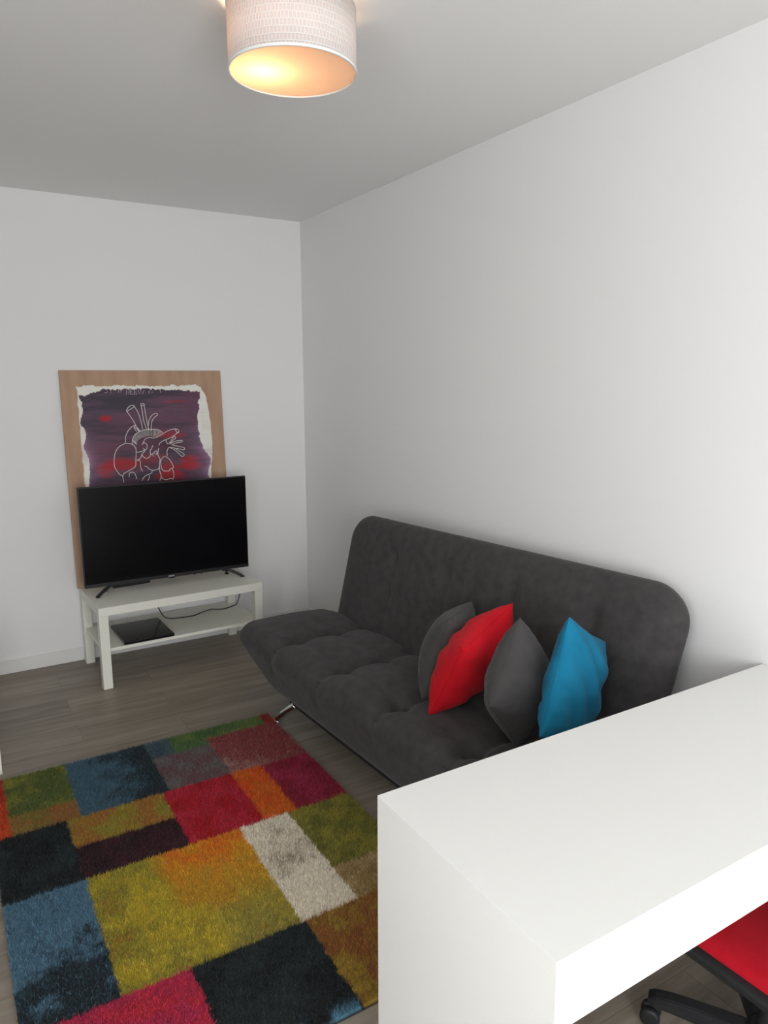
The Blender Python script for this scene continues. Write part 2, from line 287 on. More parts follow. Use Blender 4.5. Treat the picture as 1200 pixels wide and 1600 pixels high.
def rug_color(x, y, dith=0.0):
    j = 0.005
    xw = x + (fbm(x*45, y*45, 2)-0.5)*j*2.2; yw = y + (fbm(x*45+50, y*45+20, 2)-0.5)*j*2.2
    if dith: xw = xw + rng.normal(0, 0.0022, len(x)); yw = yw + rng.normal(0, 0.0022, len(x))
    col = np.tile(lin((120,110,50)), (len(x), 1))
    n = np.clip((fbm(x*13, y*13, 5)-0.5)*1.25+0.5, 0, 1); nh = fbm(x*75, y*75, 2); rn = rng.normal(0, 1, len(x))*dith if dith else 0*x
    for x0, x1, y0, y1, a, b, md in RUG:
        k = (xw >= x0) & (xw < x1) & (yw >= y0) & (yw < y1)
        if not k.any(): continue
        a = lin(a); b = lin(b); X = xw[k]; Y = yw[k]; nn = n[k]; hh = nh[k]; rr = rn[k]
        q = nn*0.7+hh*0.3
        t = sst(0.32, 0.68, q)
        if md == 'yg': t = 1 - sst(y0, y1, Y + (nn-0.5)*0.1)
        if md == 'xg': t = sst(x0+0.08, x1-0.08, X + (nn-0.5)*0.22 + (hh-0.5)*0.12)*0.95
        if md == 'dg': t = sst(-0.1, 0.30, (x1-X)*0.55+(y1-Y)*0.8-0.34 + (q-0.5)*0.35)
        if md == 'P': t = sst(0.25, 0.80, (y1-Y)/(y1-y0)*0.85 + (nn-0.5)*0.9 + (hh-0.5)*0.5 + 0.02)
        t = np.clip(t + rr, 0, 1)
        c = a*(1-t[:,None]) + b*t[:,None]
        if md == 'K':
            c = lin((150,134,36))*(1-t[:,None]) + lin((112,108,38))*t[:,None]
            o = np.clip(sst(-1.70, -1.62, X+(nn-0.5)*0.08)*sst(-2.66, -2.40, Y+(nn-0.5)*0.40)*(0.65+0.35*sst(-2.38,-2.28,Y+(nn-0.5)*0.1)) + rr*0.5, 0, 1)
            oo = lin((178,84,16))*(1-t[:,None]) + lin((176,126,20))*t[:,None]
            c = c*(1-o[:,None]*0.9)+oo*o[:,None]*0.9
            g = sst(-1.62, -1.5, X)*sst(-2.5, -2.68, Y)*0.5; c = c*(1-g[:,None])+lin((112,104,54))*g[:,None]
            e = sst(0.62, 0.8, q+rr*0.3)*0.5; c = c*(1-e[:,None])+lin((140,92,34))*e[:,None]
        if md == 'L':
            cen = np.exp(-(((X+1.26)/0.09)**2+((Y+2.45)/0.10)**2))
            s = np.clip(sst(0.50, 0.85, q*0.8+cen*0.42+rr*0.5), 0, 1); c = lin((186,176,160))*(1-s[:,None]*0.8)+lin((104,92,70))*s[:,None]*0.8
        col[k] = c
    # blue tips at the near end of the dark block
    s = sst(-3.10, -3.14, y)*((x > -1.62) & (x < -1.34))*sst(0.3, 0.5, n); col = col*(1-s[:,None]*0.7)+lin((70,110,130))*s[:,None]*0.7
    return col
def build_rug():
    nx, ny = 160, 226
    gx, gy = np.meshgrid(np.linspace(RX0, RX1, nx), np.linspace(RY0, RY1, ny)); gx = gx.ravel(); gy = gy.ravel()
    gz = 0.012 + 0.004*vnoise(gx*120, gy*120)
    nb = nx*ny; I = np.arange(nb).reshape(ny, nx)
    quads = np.stack([I[:-1,:-1], I[:-1,1:], I[1:,1:], I[1:,:-1]], -1).reshape(-1, 4)
    border = np.concatenate([I[0,:], I[1:,-1], I[-1,-2::-1], I[-2:0:-1,0]]); nbd = len(border)
    sv = np.stack([gx[border], gy[border], np.full(nbd, 0.0005)], 1)
    sidx = nb + np.arange(nbd)
    side = np.stack([border, sidx, np.roll(sidx, -1), np.roll(border, -1)], 1)
    K = 210000
    x = rng.uniform(RX0, RX1, K); y = rng.uniform(RY0, RY1, K)
    h = rng.uniform(0.010, 0.017, K); a = rng.uniform(0, 2*np.pi, K); la = rng.uniform(0, 2*np.pi, K); lr = rng.uniform(0.002, 0.011, K)
    wv = rng.uniform(0.0012, 0.0022, K); z0 = 0.010
    dx, dy = np.cos(a)*wv, np.sin(a)*wv
    ox, oy = np.cos(la)*lr, np.sin(la)*lr + 0.001
    p0 = np.stack([x-dx, y-dy, np.full(K, z0)], 1); p1 = np.stack([x+dx, y+dy, np.full(K, z0)], 1)
    p2 = np.stack([x+ox, y+oy, z0+h], 1)
    tri = np.stack([p0, p1, p2], 1).reshape(-1, 3)
    V = np.concatenate([np.stack([gx, gy, gz], 1), sv, tri]); base = nb+nbd
    ti = base + np.arange(3*K)
    ls = np.concatenate([quads.ravel(), side.ravel(), ti]); nq = len(quads)+len(side)
    starts = np.concatenate([np.arange(nq)*4, nq*4+np.arange(K)*3]); tot = np.concatenate([np.full(nq, 4), np.full(K, 3)])
    me = bpy.data.meshes.new('rug'); me.vertices.add(len(V)); me.vertices.foreach_set('co', V.ravel())
    me.loops.add(len(ls)); me.loops.foreach_set('vertex_index', ls.astype(np.int32))
    me.polygons.add(nq+K); me.polygons.foreach_set('loop_start', starts.astype(np.int32)); me.polygons.foreach_set('loop_total', tot.astype(np.int32))
    me.update(calc_edges=True); me.validate()
    cb = rug_color(gx, gy)*RUGK; cs = cb[border]; ct = rug_color(x, y, 0.30)*RUGK
    ct = ct*rng.uniform(0.62, 1.42, K)[:,None]
    lite = rng.random(K) < 0.07; ct[lite] = ct[lite]*1.25+np.array((0.022,0.028,0.030))
    set_cols(me, np.clip(np.concatenate([cb*0.9, cs*0.0+0.006, np.repeat(ct, 3, 0)]), 0, 0.95))
    o = bpy.data.objects.new('rug', me); C.objects.link(o); me.materials.append(attr_mat('rug_yarn', 0.75, 0.25, 0.1))
    tag(o, 'shaggy patchwork rug of multicoloured rectangles lying on the laminate floor in front of the sofa', 'rug')
RUGK = 1.62
build_rug()

# ---------------------------------------------------------------- low white table with a lower shelf
tbl = tag(empty('tv_table', (-1.527, -0.551, 0), 0.0312), 'low white rectangular table with a lower shelf, standing against the back wall under the television', 'table')
TW, TD, TH = 0.971, 0.511, 0.473
box('tabletop', 0, TW, 0, TD, TH-0.048, TH, M_white2, tbl, 0.0015)
LW = 0.05
for lx in (0.0005, TW-LW-0.0005):
    for ly in (0.0005, TD-LW-0.0005):
        box('leg', lx, lx+LW, ly, ly+LW, 0.0, TH-0.0485, M_white2, tbl, 0.0012)
box('shelf', 0.012, TW-0.012, 0.016, TD-0.012, 0.212, 0.230, M_white2, tbl, 0.001)
# device on the shelf
dev = box('laptop', -0.143, 0.143, -0.172, 0.172, 0.0, 0.019, M_gloss, None, 0.004, 3)
dev.location = (-1.258, -0.352, 0.2303); dev.rotation_euler = (0, 0, 0.02)
tag(dev, 'flat glossy black laptop-like slab lying closed on the lower shelf of the white table', 'laptop')

# ---------------------------------------------------------------- painting on plywood, leaning on the wall
BP = Vector((-1.558, -0.080, 0.4745)); BT = Vector((-1.560, -0.017, 1.7675)); BH = (BT-BP).length; BWD = 0.964
vv = (BT-BP).normalized(); nn_ = Vector((1,0,0)).cross(vv).normalized()   # nn_ faces the room (-y)
MB = Matrix((Vector((1,0,0)), vv, nn_)).transposed().to_4x4(); MB.translation = BP
M_ply = mat('plywood', (0.44, 0.28, 0.19), 0.65, spec=0.25)
col_noise(M_ply, 3.0, (0.42, 0.262, 0.172), (0.53, 0.35, 0.24), 6, (6, 0.8, 1), 0.3, 0.7); add_bump(M_ply, 120, 0.1, 0.0006)
art = empty('painting'); art.matrix_world = MB
tag(art, 'plywood panel painted purple and red with an anatomical heart, leaning behind the television', 'painting')
box('plywood_board', 0, BWD, 0, BH, -0.012, 0, M_ply, art, 0.0008)
def build_paint():
    nx, ny = 270, 360
    u = np.linspace(0.07, 0.905, nx); v = np.linspace(0.13, 1.235, ny)
    U, V = np.meshgrid(u, v); U = U.ravel(); V = V.ravel()
    jt = lambda a, s: (fbm(a*s, a*0+3.3, 3)-0.5)
    # ragged edges of the white ground
    wl = 0.088 + 0.012*jt(V, 30); wr = 0.872 + 0.012*jt(V+5, 26) + 0.012*np.sin(V*9) - 0.03*sst(1.12,1.20,V); wt = 1.205 + 0.022*jt(U, 28)+0.014*jt(U+9, 90); wb = 0.16 + 0.02*jt(U+3, 30)
    inside = (U > wl) & (U < wr) & (V < wt) & (V > wb)
    stp = lambda c, s: (vnoise(V*s, V*0+c)-0.5)
    pl = 0.106 + 0.05*stp(1.5, 13) + 0.010*stp(4.1, 45) + 0.006*vnoise(V*200, U*4)
    pr = 0.815 + 0.06*stp(8.2, 11) + 0.012*stp(6.1, 40) - 0.006*vnoise(V*200, U*4) + 0.045*sst(0.85, 0.72, V)
    pt = 1.163 + 0.016*np.sin(U*4.2) + 0.012*vnoise(U*110, V*6) - 0.03*sst(0.24, 0.12, U); pb = 0.24 + 0.03*vnoise(U*60, V*4)
    purple = (U > pl) & (U < pr) & (V < pt) & (V > pb)
    white = lin((208,206,198))
    n1 = fbm(U*3.2, V*26, 5); n2 = fbm(U*2.5+9, V*9+4, 4); n3 = fbm(U*18, V*160, 3)
    dark = lin((54,47,58)); mid = lin((88,64,82)); lil = lin((142,110,138)); red = lin((150,24,32)); wine = lin((92,34,46))
    t = sst(0.34, 0.66, n1*0.7+n2*0.3)[:,None]; c = dark*(1-t)+mid*t
    wband = (np.exp(-((V-0.73)/0.10)**2)*0.55 + 0.18)[:,None]*sst(0.4,0.7,n2)[:,None]; c = c*(1-wband)+wine*wband
    def patch(cu, cv, su, sv, a=1.0):
        d = ((U-cu)/su)**2+((V-cv)/sv)**2 + (n1-0.5)*2.2; return (a*np.clip(1.25-d, 0, 1))[:,None]
    for p in ((0.237,1.009,.036,.022,.95),(0.735,0.722,.085,.045,1.0),(0.30,0.735,.11,.045,.75),(0.21,0.70,.06,.05,.7),(0.62,0.905,.10,.03,.6),(0.60,0.69,.06,.06,.6),(0.66,1.105,.12,.012,.45),(0.50,0.76,.12,.03,.4),(0.60,0.62,.09,.05,.6)):
        q = patch(*p); c = c*(1-q)+red*q
    dk = (sst(0.55, 0.72, fbm(U*2+3, V*20+8, 3))*0.6)[:,None]; c = c*(1-dk)+lin((48,42,54))*dk
    el = (np.clip(np.exp(-(U-pl)/0.035) + np.exp(-(pr-U)/0.05), 0, 1)*sst(1.02, 0.78, V)*sst(0.3, 0.6, n2+0.1))[:,None]; c = c*(1-el*0.8)+lil*el*0.8
    c = c*(0.86+0.28*n3[:,None])
    # scratchy bristle marks at the upper edge
    out = np.where(purple[:,None], c, white*(0.93+0.1*n3[:,None]))
    tint = (np.exp(-np.abs(V-0.80)/0.12)*((U>0.82)|(U<0.12))*sst(0.45,0.7,n2)*0.35)[:,None]; out = np.where(purple[:,None], out, out*(1-tint)+lil*tint)
    thin = (np.clip(1-(U-wl)/0.010, 0, 1)*0.5)[:,None]; out = out*(1-thin)+lin((190,160,150))*thin
    Zh = 0.0007 + 0.0005*n3
    I = np.arange(nx*ny).reshape(ny, nx)
    q = np.stack([I[:-1,:-1], I[:-1,1:], I[1:,1:], I[1:,:-1]], -1).reshape(-1,4)
    q = q[inside[q].all(1)]
    used = np.unique(q); remap = -np.ones(nx*ny, int); remap[used] = np.arange(len(used)); q = remap[q]
    o = mk('paint_layer', np.stack([U, V, Zh], 1)[used].tolist(), q.tolist(), attr_mat('dried_paint', 0.55, 0.3), art, True)
    set_cols(o.data, np.clip(out[used]*PAINTK, 0, 0.9))
PAINTK = 1.4
build_paint()
M_line = mat('white_paint_line', (0.74, 0.72, 0.70), 0.6)
bm = bmesh.new()
for pl_ in HEART:
    pts = [Vector((a, b, 0.0014)) for a, b in pl_]
    if len(pts) > 2: pts = smooth_path(pts, 4)
    bm_tube(bm, pts, 0.0021 if len(pl_) > 2 else 0.0014, 6, (0,0,1))
from_bm('heart_line_drawing', bm, M_line, art, True)['label'] = 'white brushed outline of a heart with its vessels'

M_scr = mat('scratch_paint', (0.60,0.57,0.57), 0.6)
for grp in ((0,), (1, 2), (3, 4), (5,), (6, 7), (8,), (9,), (10,), (11,), (12,)):
    bm = bmesh.new()
    for k in grp: bm_tube(bm, [Vector((a, b-0.004, 0.0014)) for a, b in SCRATCH[k]], 0.0013, 6, (0,0,1))
    from_bm('scratched_letter', bm, M_scr, art, True)

# ---------------------------------------------------------------- television
tv = tag(empty('television', (-1.049, -0.282, 0.4732), 0.0), 'wide flat black television on two splayed feet standing on the low white table', 'television')
hw, zb, zt = 0.499, 0.050, 0.640
box('housing', -hw, hw, 0.0, 0.022, zb, zt, M_black, tv, 0.003)
box('rear_cover', -0.36, 0.36, 0.022, 0.062, zb+0.03, zb+0.34, M_black, tv, 0.012, 3)
box('screen', -hw+0.007, hw-0.007, -0.0012, -0.0001, zb+0.020, zt-0.007, M_screen, tv)
box('bottom_bezel', -hw+0.001, hw-0.001, -0.003, -0.0002, zb, zb+0.019, mat('bezel_gloss', (0.016,0.016,0.017), 0.3), tv, 0.001)
box('logo', -0.018, 0.018, -0.0037, -0.0031, zb+0.005, zb+0.013, M_logo, tv)['label'] = 'small silver maker mark'
box('sensor', -0.012, 0.024, -0.001, 0.012, zb-0.007, zb-0.0002, M_black, tv, 0.001)
for sx in (-1, 1):
    bm = bmesh.new()
    top = Vector((sx*0.345, 0.010, zb+0.004)); 
    for yy, xx, rr in ((-0.045, 0.437, 0.0095), (0.075, 0.375, 0.007)):
        toe = Vector((sx*xx, yy, 0.006))
        mid = top.lerp(toe, 0.55)+Vector((sx*0.002, 0, 0.002))
        bm_tube(bm, smooth_path([top, mid, toe], 5), rr, 8)
        bm_box(bm, toe.x-0.011, toe.x+0.011, toe.y-0.012, toe.y+0.012, 0.0, 0.008, 0.002)
    bm_box(bm, top.x-0.02, top.x+0.02, 0.0, 0.02, zb-0.008, zb+0.002, 0.002)
    from_bm('foot', bm, M_black, tv)
for q in range(5):
    box('connector', 0.12+q*0.022, 0.132+q*0.022, 0.012, 0.03, zb-0.004-0.004*(q % 2), zb-0.0002, M_black, tv, 0.001)
pb = tag(box('power_strip', -0.112, 0.112, -0.018, 0.018, 0.0, 0.042, M_black, None, 0.005, 3), 'low narrow black box on the tabletop behind the left bottom edge of the television', 'power strip')
pb.location = (-1.262, -0.150, 0.4735); pb.rotation_euler = (0,0,0.05)
# cable hanging behind the table
cab = [(-1.135,-0.10,0.420),(-1.11,-0.13,0.320),(-1.085,-0.17,0.252),(-1.050,-0.195,0.2345),(-0.98,-0.212,0.2335),(-0.905,-0.215,0.2335),(-0.84,-0.185,0.236),(-0.773,-0.162,0.238),(-0.73,-0.175,0.2345),(-0.686,-0.180,0.2335),(-0.63,-0.155,0.2335),(-0.592,-0.140,0.240),(-0.572,-0.130,0.275),(-0.550,-0.115,0.330),(-0.540,-0.110,0.420)]
tag(tube('cable', smooth_path(cab, 5), 0.0032, M_black, None, 8), 'thin black cable drooping across the back of the lower table shelf', 'cable')

# ---------------------------------------------------------------- sofa bed
SA = math.radians(3.0)
ds = Vector((math.sin(SA), -math.cos(SA), 0)); dt = Vector((math.cos(SA), math.sin(SA), 0))
sofa = empty('sofa_bed'); MS = Matrix((ds, dt, Vector((0,0,1)))).transposed().to_4x4()
# frame (s along the length towards the window, t towards the wall, z up); left handed axes, so keep points in world space
SO = Vector((-0.90, -1.13, 0))
def SW(s, t, z): return SO + s*ds + t*dt + Vector((0,0,z))
sofa.location = SW(1.05, 0.35, 0)
sofa_loc = sofa.location.copy()
tag(sofa, 'dark grey tufted microfibre click-clack sofa bed standing along the right wall', 'sofa')
def rbox_grid(L, Wd, Hh, r, step):
    """points of a rounded box centred at 0 with outward normals, six welded grids"""
    bm = bmesh.new(); hx, hy, hz = L/2, Wd/2, Hh/2
    def ticks(h):
        n = max(2, int(round(2*h/step))); return np.linspace(-h, h, n+1)
    X, Y, Z = ticks(hx), ticks(hy), ticks(hz)
    faces = []
    for ax, (A, B, hc) in enumerate(((Y, Z, hx), (X, Z, hy), (X, Y, hz))):
        for sg in (-1, 1):
            g = []
            for a in A:
                row = []
                for b in B:
                    p = [(sg*hc, a, b), (a, sg*hc, b), (a, b, sg*hc)][ax]; row.append(bm.verts.new(p))
                g.append(row)
            for i in range(len(A)-1):
                for j in range(len(B)-1):
                    bm.faces.new((g[i][j], g[i+1][j], g[i+1][j+1], g[i][j+1]))
    bmesh.ops.remove_doubles(bm, verts=bm.verts, dist=1e-5)
    for v in bm.verts:
        p = v.co; q = Vector((max(-hx+r[0], min(hx-r[0], p.x)), max(-hy+r[1], min(hy-r[1], p.y)), max(-hz+r[2], min(hz-r[2], p.z))))
        d = Vector(((p.x-q.x)/r[0], (p.y-q.y)/r[1], (p.z-q.z)/r[2]))
        if d.length > 1e-9:
            m_ = max(abs(d.x), abs(d.y), abs(d.z)); d = d.normalized()*m_
            v.co = q + Vector((d.x*r[0], d.y*r[1], d.z*r[2]))
    return bm
def seg_d(px, py, a, b):
    ax, ay = a; bx, by = b; dx, dy = bx-ax, by-ay
    t = max(0, min(1, ((px-ax)*dx+(py-ay)*dy)/(dx*dx+dy*dy+1e-12))); return math.hypot(px-ax-t*dx, py-ay-t*dy)
# seat
S0, S1, T0, T1, Z0, Z1 = -0.085, 2.20, -0.045, 0.56, 0.128, 0.452
cols_ = [0.38, 0.815, 1.255, 1.69]; rows_ = [0.105, 0.315]
def tuft_disp(s, t, cols, rows, lo, hi, dd, dc, dl, w=0.028):
    d = 0.0
    for c in cols:
        for r_ in rows:
            q = math.hypot(s-c, t-r_); d += dd*math.exp(-(q/0.038)**2)
        e = abs(s-c)
        if t < rows[0]: k = max(0.0, 1-(rows[0]-t)/(rows[0]-lo+1e-6))**0.6
        elif t > rows[-1]: k = max(0.0, 1-(t-rows[-1])/(hi-rows[-1]+1e-6))**0.8
        else: k = 1.0
        d += dc*k*math.exp(-(e/w)**2)
    for r_ in rows:
        k = 1.0 if cols[0]-0.12 < s < cols[-1]+0.12 else math.exp(-((min(abs(s-cols[0]), abs(s-cols[-1]))-0.12)/0.1)**2)
        d += dl*k*math.exp(-((t-r_)/w)**2)
    return d
bm = rbox_grid(S1-S0, T1-T0, Z1-Z0, (0.15, 0.11, 0.09), 0.016)
for v in bm.verts:
    s = v.co.x + (S0+S1)/2; t = v.co.y + (T0+T1)/2; z = v.co.z + (Z0+Z1)/2
    top = sst(Z1-0.10, Z1-0.02, np.array(z)).item()
    # ends and front taper towards the underside
    k = max(0.0, min(1.0, (0.37-z)/(0.37-Z0)))
    if s < 1.05: s += 0.37*k*max(0, 1-(s-S0)/0.95)
    else: s -= 0.37*k*max(0, 1-(S1-s)/0.95)
    t += 0.075*k*max(0, 1-(t-T0)/0.4)
    dsp = tuft_disp(s, t, cols_, rows_, T0-0.02, T1+0.1, 0.036, 0.025, 0.011, 0.034)
    # pillowing of the fields between tufts
    fs = math.sin(math.pi*((s-cols_[0])/0.437))**2 if S0+0.1 < s < S1-0.1 else 0.5
    z += top*(-dsp + 0.016*fs - 0.012*max(0, (t-0.33)/0.2))
    if top < 0.98 and t < 0.08 and z > 0.2:
        e = min(abs(s-c) for c in cols_); t += 0.012*math.exp(-(e/0.03)**2)*sst(0.24, 0.42, np.array(z)).item()
    z += 0.0025*math.sin(s*13+t*9)*top
    v.co = SW(s, t, z) - sofa_loc
from_bm('seat', bm, M_sofa, sofa, True)
# back
BS0, BS1, BHt, BTh = 0.035, 2.108, 0.71, 0.125
brun = Vector((0, 0.262, 0.965)).normalized()      # local (s,t,z) direction up the back
bnrm = Vector((0, -0.965, 0.262)).normalized()     # outwards, towards the sitter
base_b = Vector((0, 0.455, 0.30))
bm = rbox_grid(BS1-BS0, BHt, BTh, (0.165, 0.150, 0.055), 0.017)
bcols = [0.505, 0.925, 1.345, 1.765]; brows = [0.345, 0.53]
for v in bm.verts:
    s = v.co.x + (BS0+BS1)/2; h = v.co.y + BHt/2; n_ = v.co.z
    fr = sst(0.0, 0.05, np.array(n_)).item()
    dsp = tuft_disp(s, h, bcols, brows, 0.0, BHt, 0.014, 0.014, 0.003, 0.035)
    n2_ = n_ - fr*dsp + fr*0.006*math.sin(math.pi*((s-bcols[0])/0.42))**2
    # ends narrow towards the seat
    c = (BS0+BS1)/2; s = c + (s-c)*(1 - 0.035*max(0, 1-h/0.62)) 
    h += (0.002+0.045*max(0.0, s)/2.1)*max(0.0, min(1.0, (h-0.3)/0.3))
    L = base_b + brun*h + bnrm*(n2_-BTh/2)
    v.co = SW(s, L.y, L.z) - sofa_loc
from_bm('backrest', bm, M_sofa, sofa, True)
M_base = mat('sofa_base_fabric', (0.028,0.027,0.028), 0.9, spec=0.1)
def sbox(name, s0, s1, t0, t1, z0, z1, m_, par, bev=0.004):
    bm = bmesh.new(); bm_box(bm, s0, s1, t0, t1, z0, z1, bev)
    for v in bm.verts: v.co = SW(*v.co) - sofa_loc
    return from_bm(name, bm, m_, par)
sbox('base_frame', 0.345, 1.77, 0.075, 0.60, 0.106, 0.150, M_base, sofa, 0.008)
def sleg(s, t, os_, ot):
    bm = bmesh.new(); P = [SW(s, t, 0.118), SW(s+os_*0.35, t+ot*0.45, 0.085), SW(s+os_*0.75, t+ot*0.8, 0.045), SW(s+os_, t+ot, 0.012)]
    bm_tube(bm, [p-sofa_loc for p in smooth_path(P, 5)], [0.020]*5+[0.019]*5+[0.0175]*5+[0.016], 14)
    c = SW(s+os_, t+ot, 0)-sofa_loc
    bm_lathe(bm, [(0.019, 0.0), (0.021, 0.002), (0.021, 0.009), (0.016, 0.014)], 20, M=Matrix.Translation(c))
    from_bm('leg', bm, M_chrome, sofa, True)['label'] = 'short curved chrome leg'
sleg(0.400, 0.085, -0.110, -0.052); sleg(1.715, 0.085, 0.110, -0.052); sleg(0.375, 0.55, -0.07, 0.02); sleg(1.745, 0.55, 0.07, 0.02)

# ---------------------------------------------------------------- cushions
def cushion(name, ctr, e1, e2, side, thick, mt, label, seed, h2=None, crease=0.0):
    e1 = Vector(e1).normalized(); e2 = Vector(e2); e2 = (e2 - e2.dot(e1)*e1).normalized(); n = e1.cross(e2)
    Mx = Matrix((e1, e2, n)).transposed().to_4x4(); Mx.translation = Vector(ctr)
    K = 44; g = [math.sin(math.pi/2*(-1+2*i/K)) for i in range(K+1)]; a = side/2; b = (h2 or side)/2
    vs = {}; bm = bmesh.new(); R = random.Random(seed); ph = [R.uniform(0, 6.28) for _ in range(6)]
    for sg in (1, -1):
        for i, x in enumerate(g):
            for j, y in enumerate(g):
                edge = i in (0, K) or j in (0, K)
                if edge and sg == -1: vs[(sg,i,j)] = vs[(1,i,j)]; continue
                cs_ = 1-0.045*(x*y)**4; px = x*(1-0.085*(1-y*y))*cs_; py = y*(1-0.085*(1-x*x))*cs_
                hgt = thick/2*((1-x*x)*(1-y*y))**0.5*(1 + 0.05*math.sin(3*x+ph[0])*math.sin(2.5*y+ph[1]))
                # puckers that run in from the seam and from the corners
                ex = max(abs(x), abs(y)); wr = 0.0028*sst(0.45, 0.93, np.array(ex)).item()*math.sin(26*(x if abs(y) > abs(x) else y)+ph[2])*(1-ex**8)
                wr += crease*0.006*math.sin(9*(x*0.5+y)+2.2*math.sin(3*x+ph[3])+ph[4])*(1-ex**3)
                vs[(sg,i,j)] = bm.verts.new((px*a, py*b, sg*(hgt+wr) if not edge else 0))
    for sg in (1, -1):
        for i in range(K):
            for j in range(K):
                f = [vs[(sg,i,j)], vs[(sg,i+1,j)], vs[(sg,i+1,j+1)], vs[(sg,i,j+1)]]
                bm.faces.new(f if sg == 1 else f[::-1])
    # a seam cord around the rim belongs to the cover
    rim = [(x, -1) for x in g] + [(1, y) for y in g[1:]] + [(x, 1) for x in g[::-1][1:]] + [(-1, y) for y in g[::-1][1:-1]]
    o = from_bm(name, bm, mt, None, True); o.matrix_world = Mx
    bm = bmesh.new(); pts = [Vector((x*(1-0.085*(1-y*y))*a, y*(1-0.085*(1-x*x))*b, 0))*(1-0.045*(x*y)**4) for x, y in rim]; bm_tube(bm, pts+[pts[0]], 0.0022, 6)
    s_ = from_bm('seam', bm, mt, o, True)
    return tag(o, label, 'cushion', 'cushions on the sofa')
cushion('cushion', (-0.500,-2.385,0.632), (0.798,0.596,-0.086), (0.23,-0.169,0.958), 0.355, 0.20, M_cg, 'dark grey cushion farthest from the desk, upright behind the red cushion on the sofa', 1, 0.36)
cushion('cushion', (-0.524,-2.566,0.655), (0.911,0.364,0.194), (0.022,-0.513,0.858), 0.395, 0.21, M_cr, 'bright red cushion leaning between the two dark grey cushions on the sofa', 2, None, 0.8)
cushion('cushion', (-0.553,-2.869,0.672), (0.595,0.252,-0.70), (0.684,0.341,0.645), 0.345, 0.21, M_cg, 'dark grey cushion between the red and the blue cushion on the sofa', 3, None, 0.5)
cushion('cushion', (-0.464,-3.041,0.708), (0.818,0.319,-0.479), (0.449,0.166,0.878), 0.395, 0.15, M_cb, 'turquoise blue cushion on the sofa, nearest to the white desk', 4, None, 1.5)

# ---------------------------------------------------------------- white desk
DX0, DX1, DY0, DY1, DZ = -1.4368, -0.0035, -3.9445, -3.398, 0.8098
desk = tag(empty('desk', (DX0, DY0, 0)), 'white desk with a pull-out front panel, standing against the right wall before the sofa', 'desk')
def dbox(name, *a, bev=0.0012):
    return box(name, a[0]-DX0, a[1]-DX0, a[2]-DY0, a[3]-DY0, a[4], a[5], M_white, desk, bev)
dbox('desktop', DX0, DX1, DY0, DY1, DZ-0.030, DZ, bev=0.0003)
dbox('side_panel', DX0, DX0+0.032, DY0, DY1, 0.0, DZ-0.0300, bev=0.0)
dbox('side_panel', DX1-0.032, DX1, DY0, DY1, 0.0, DZ-0.0300, bev=0.0)
dbox('pull_out_panel', DX0+0.0345, DX1-0.0345, DY0+0.0025, DY0+0.017, DZ-0.137, DZ-0.0326, bev=0.0006)
dbox('pull_out_tray', DX0+0.045, DX1-0.045, DY0+0.0175, DY0+0.40, DZ-0.062, DZ-0.045)
dbox('back_panel', DX0+0.0322, DX1-0.0322, DY1-0.055, DY1-0.039, DZ-0.36, DZ-0.0303)

# ---------------------------------------------------------------- office chair
ch = tag(empty('office_chair', (-0.540, -3.818, 0), 0.03), 'red office chair with black seat rim and star base, pushed under the desk', 'chair')
def rrect(hx, hy, r, n=7):
    pts = []
    for cx, cy, a0 in ((hx-r, hy-r, 0), (-hx+r, hy-r, 90), (-hx+r, -hy+r, 180), (hx-r, -hy+r, 270)):
        for k in range(n+1):
            a = math.radians(a0+90*k/n); pts.append((cx+r*math.cos(a), cy+r*math.sin(a)))
    return pts
def slab(name, layers, mt, par, M=None, close=True):
    bm = bmesh.new(); rings = [[bm.verts.new((x, y, z)) for x, y in rrect(hx, hy, r)] for hx, hy, r, z in layers]
    for A, B in zip(rings, rings[1:]):
        n = len(A)
        for j in range(n): bm.faces.new((A[j], A[(j+1)%n], B[(j+1)%n], B[j]))
    bm.faces.new(rings[0][::-1]); bm.faces.new(rings[-1])
    if M is not None: bmesh.ops.transform(bm, matrix=M, verts=bm.verts)
    return from_bm(name, bm, mt, par, True)
slab('seat_shell', [(0.12,0.12,0.06,0.345),(0.238,0.228,0.07,0.362),(0.256,0.246,0.075,0.374),(0.260,0.250,0.075,0.392),(0.256,0.246,0.073,0.398),(0.232,0.222,0.06,0.398)], M_black2, ch)
slab('seat', [(0.230,0.220,0.06,0.385),(0.236,0.226,0.062,0.400),(0.233,0.223,0.06,0.414),(0.215,0.205,0.05,0.426),(0.16,0.15,0.05,0.431),(0.06,0.06,0.03,0.432)], M_seat, ch)
lathe('gas_column', [(0.036,0.10),(0.036,0.13),(0.031,0.135),(0.031,0.24),(0.020,0.245),(0.020,0.30),(0.05,0.31),(0.06,0.344)], M_black2, ch, 24)
base = lathe('star_base', [(0.050,0.052),(0.055,0.056),(0.055,0.095),(0.045,0.102)], M_black2, ch, 24)
BA = math.radians(121)
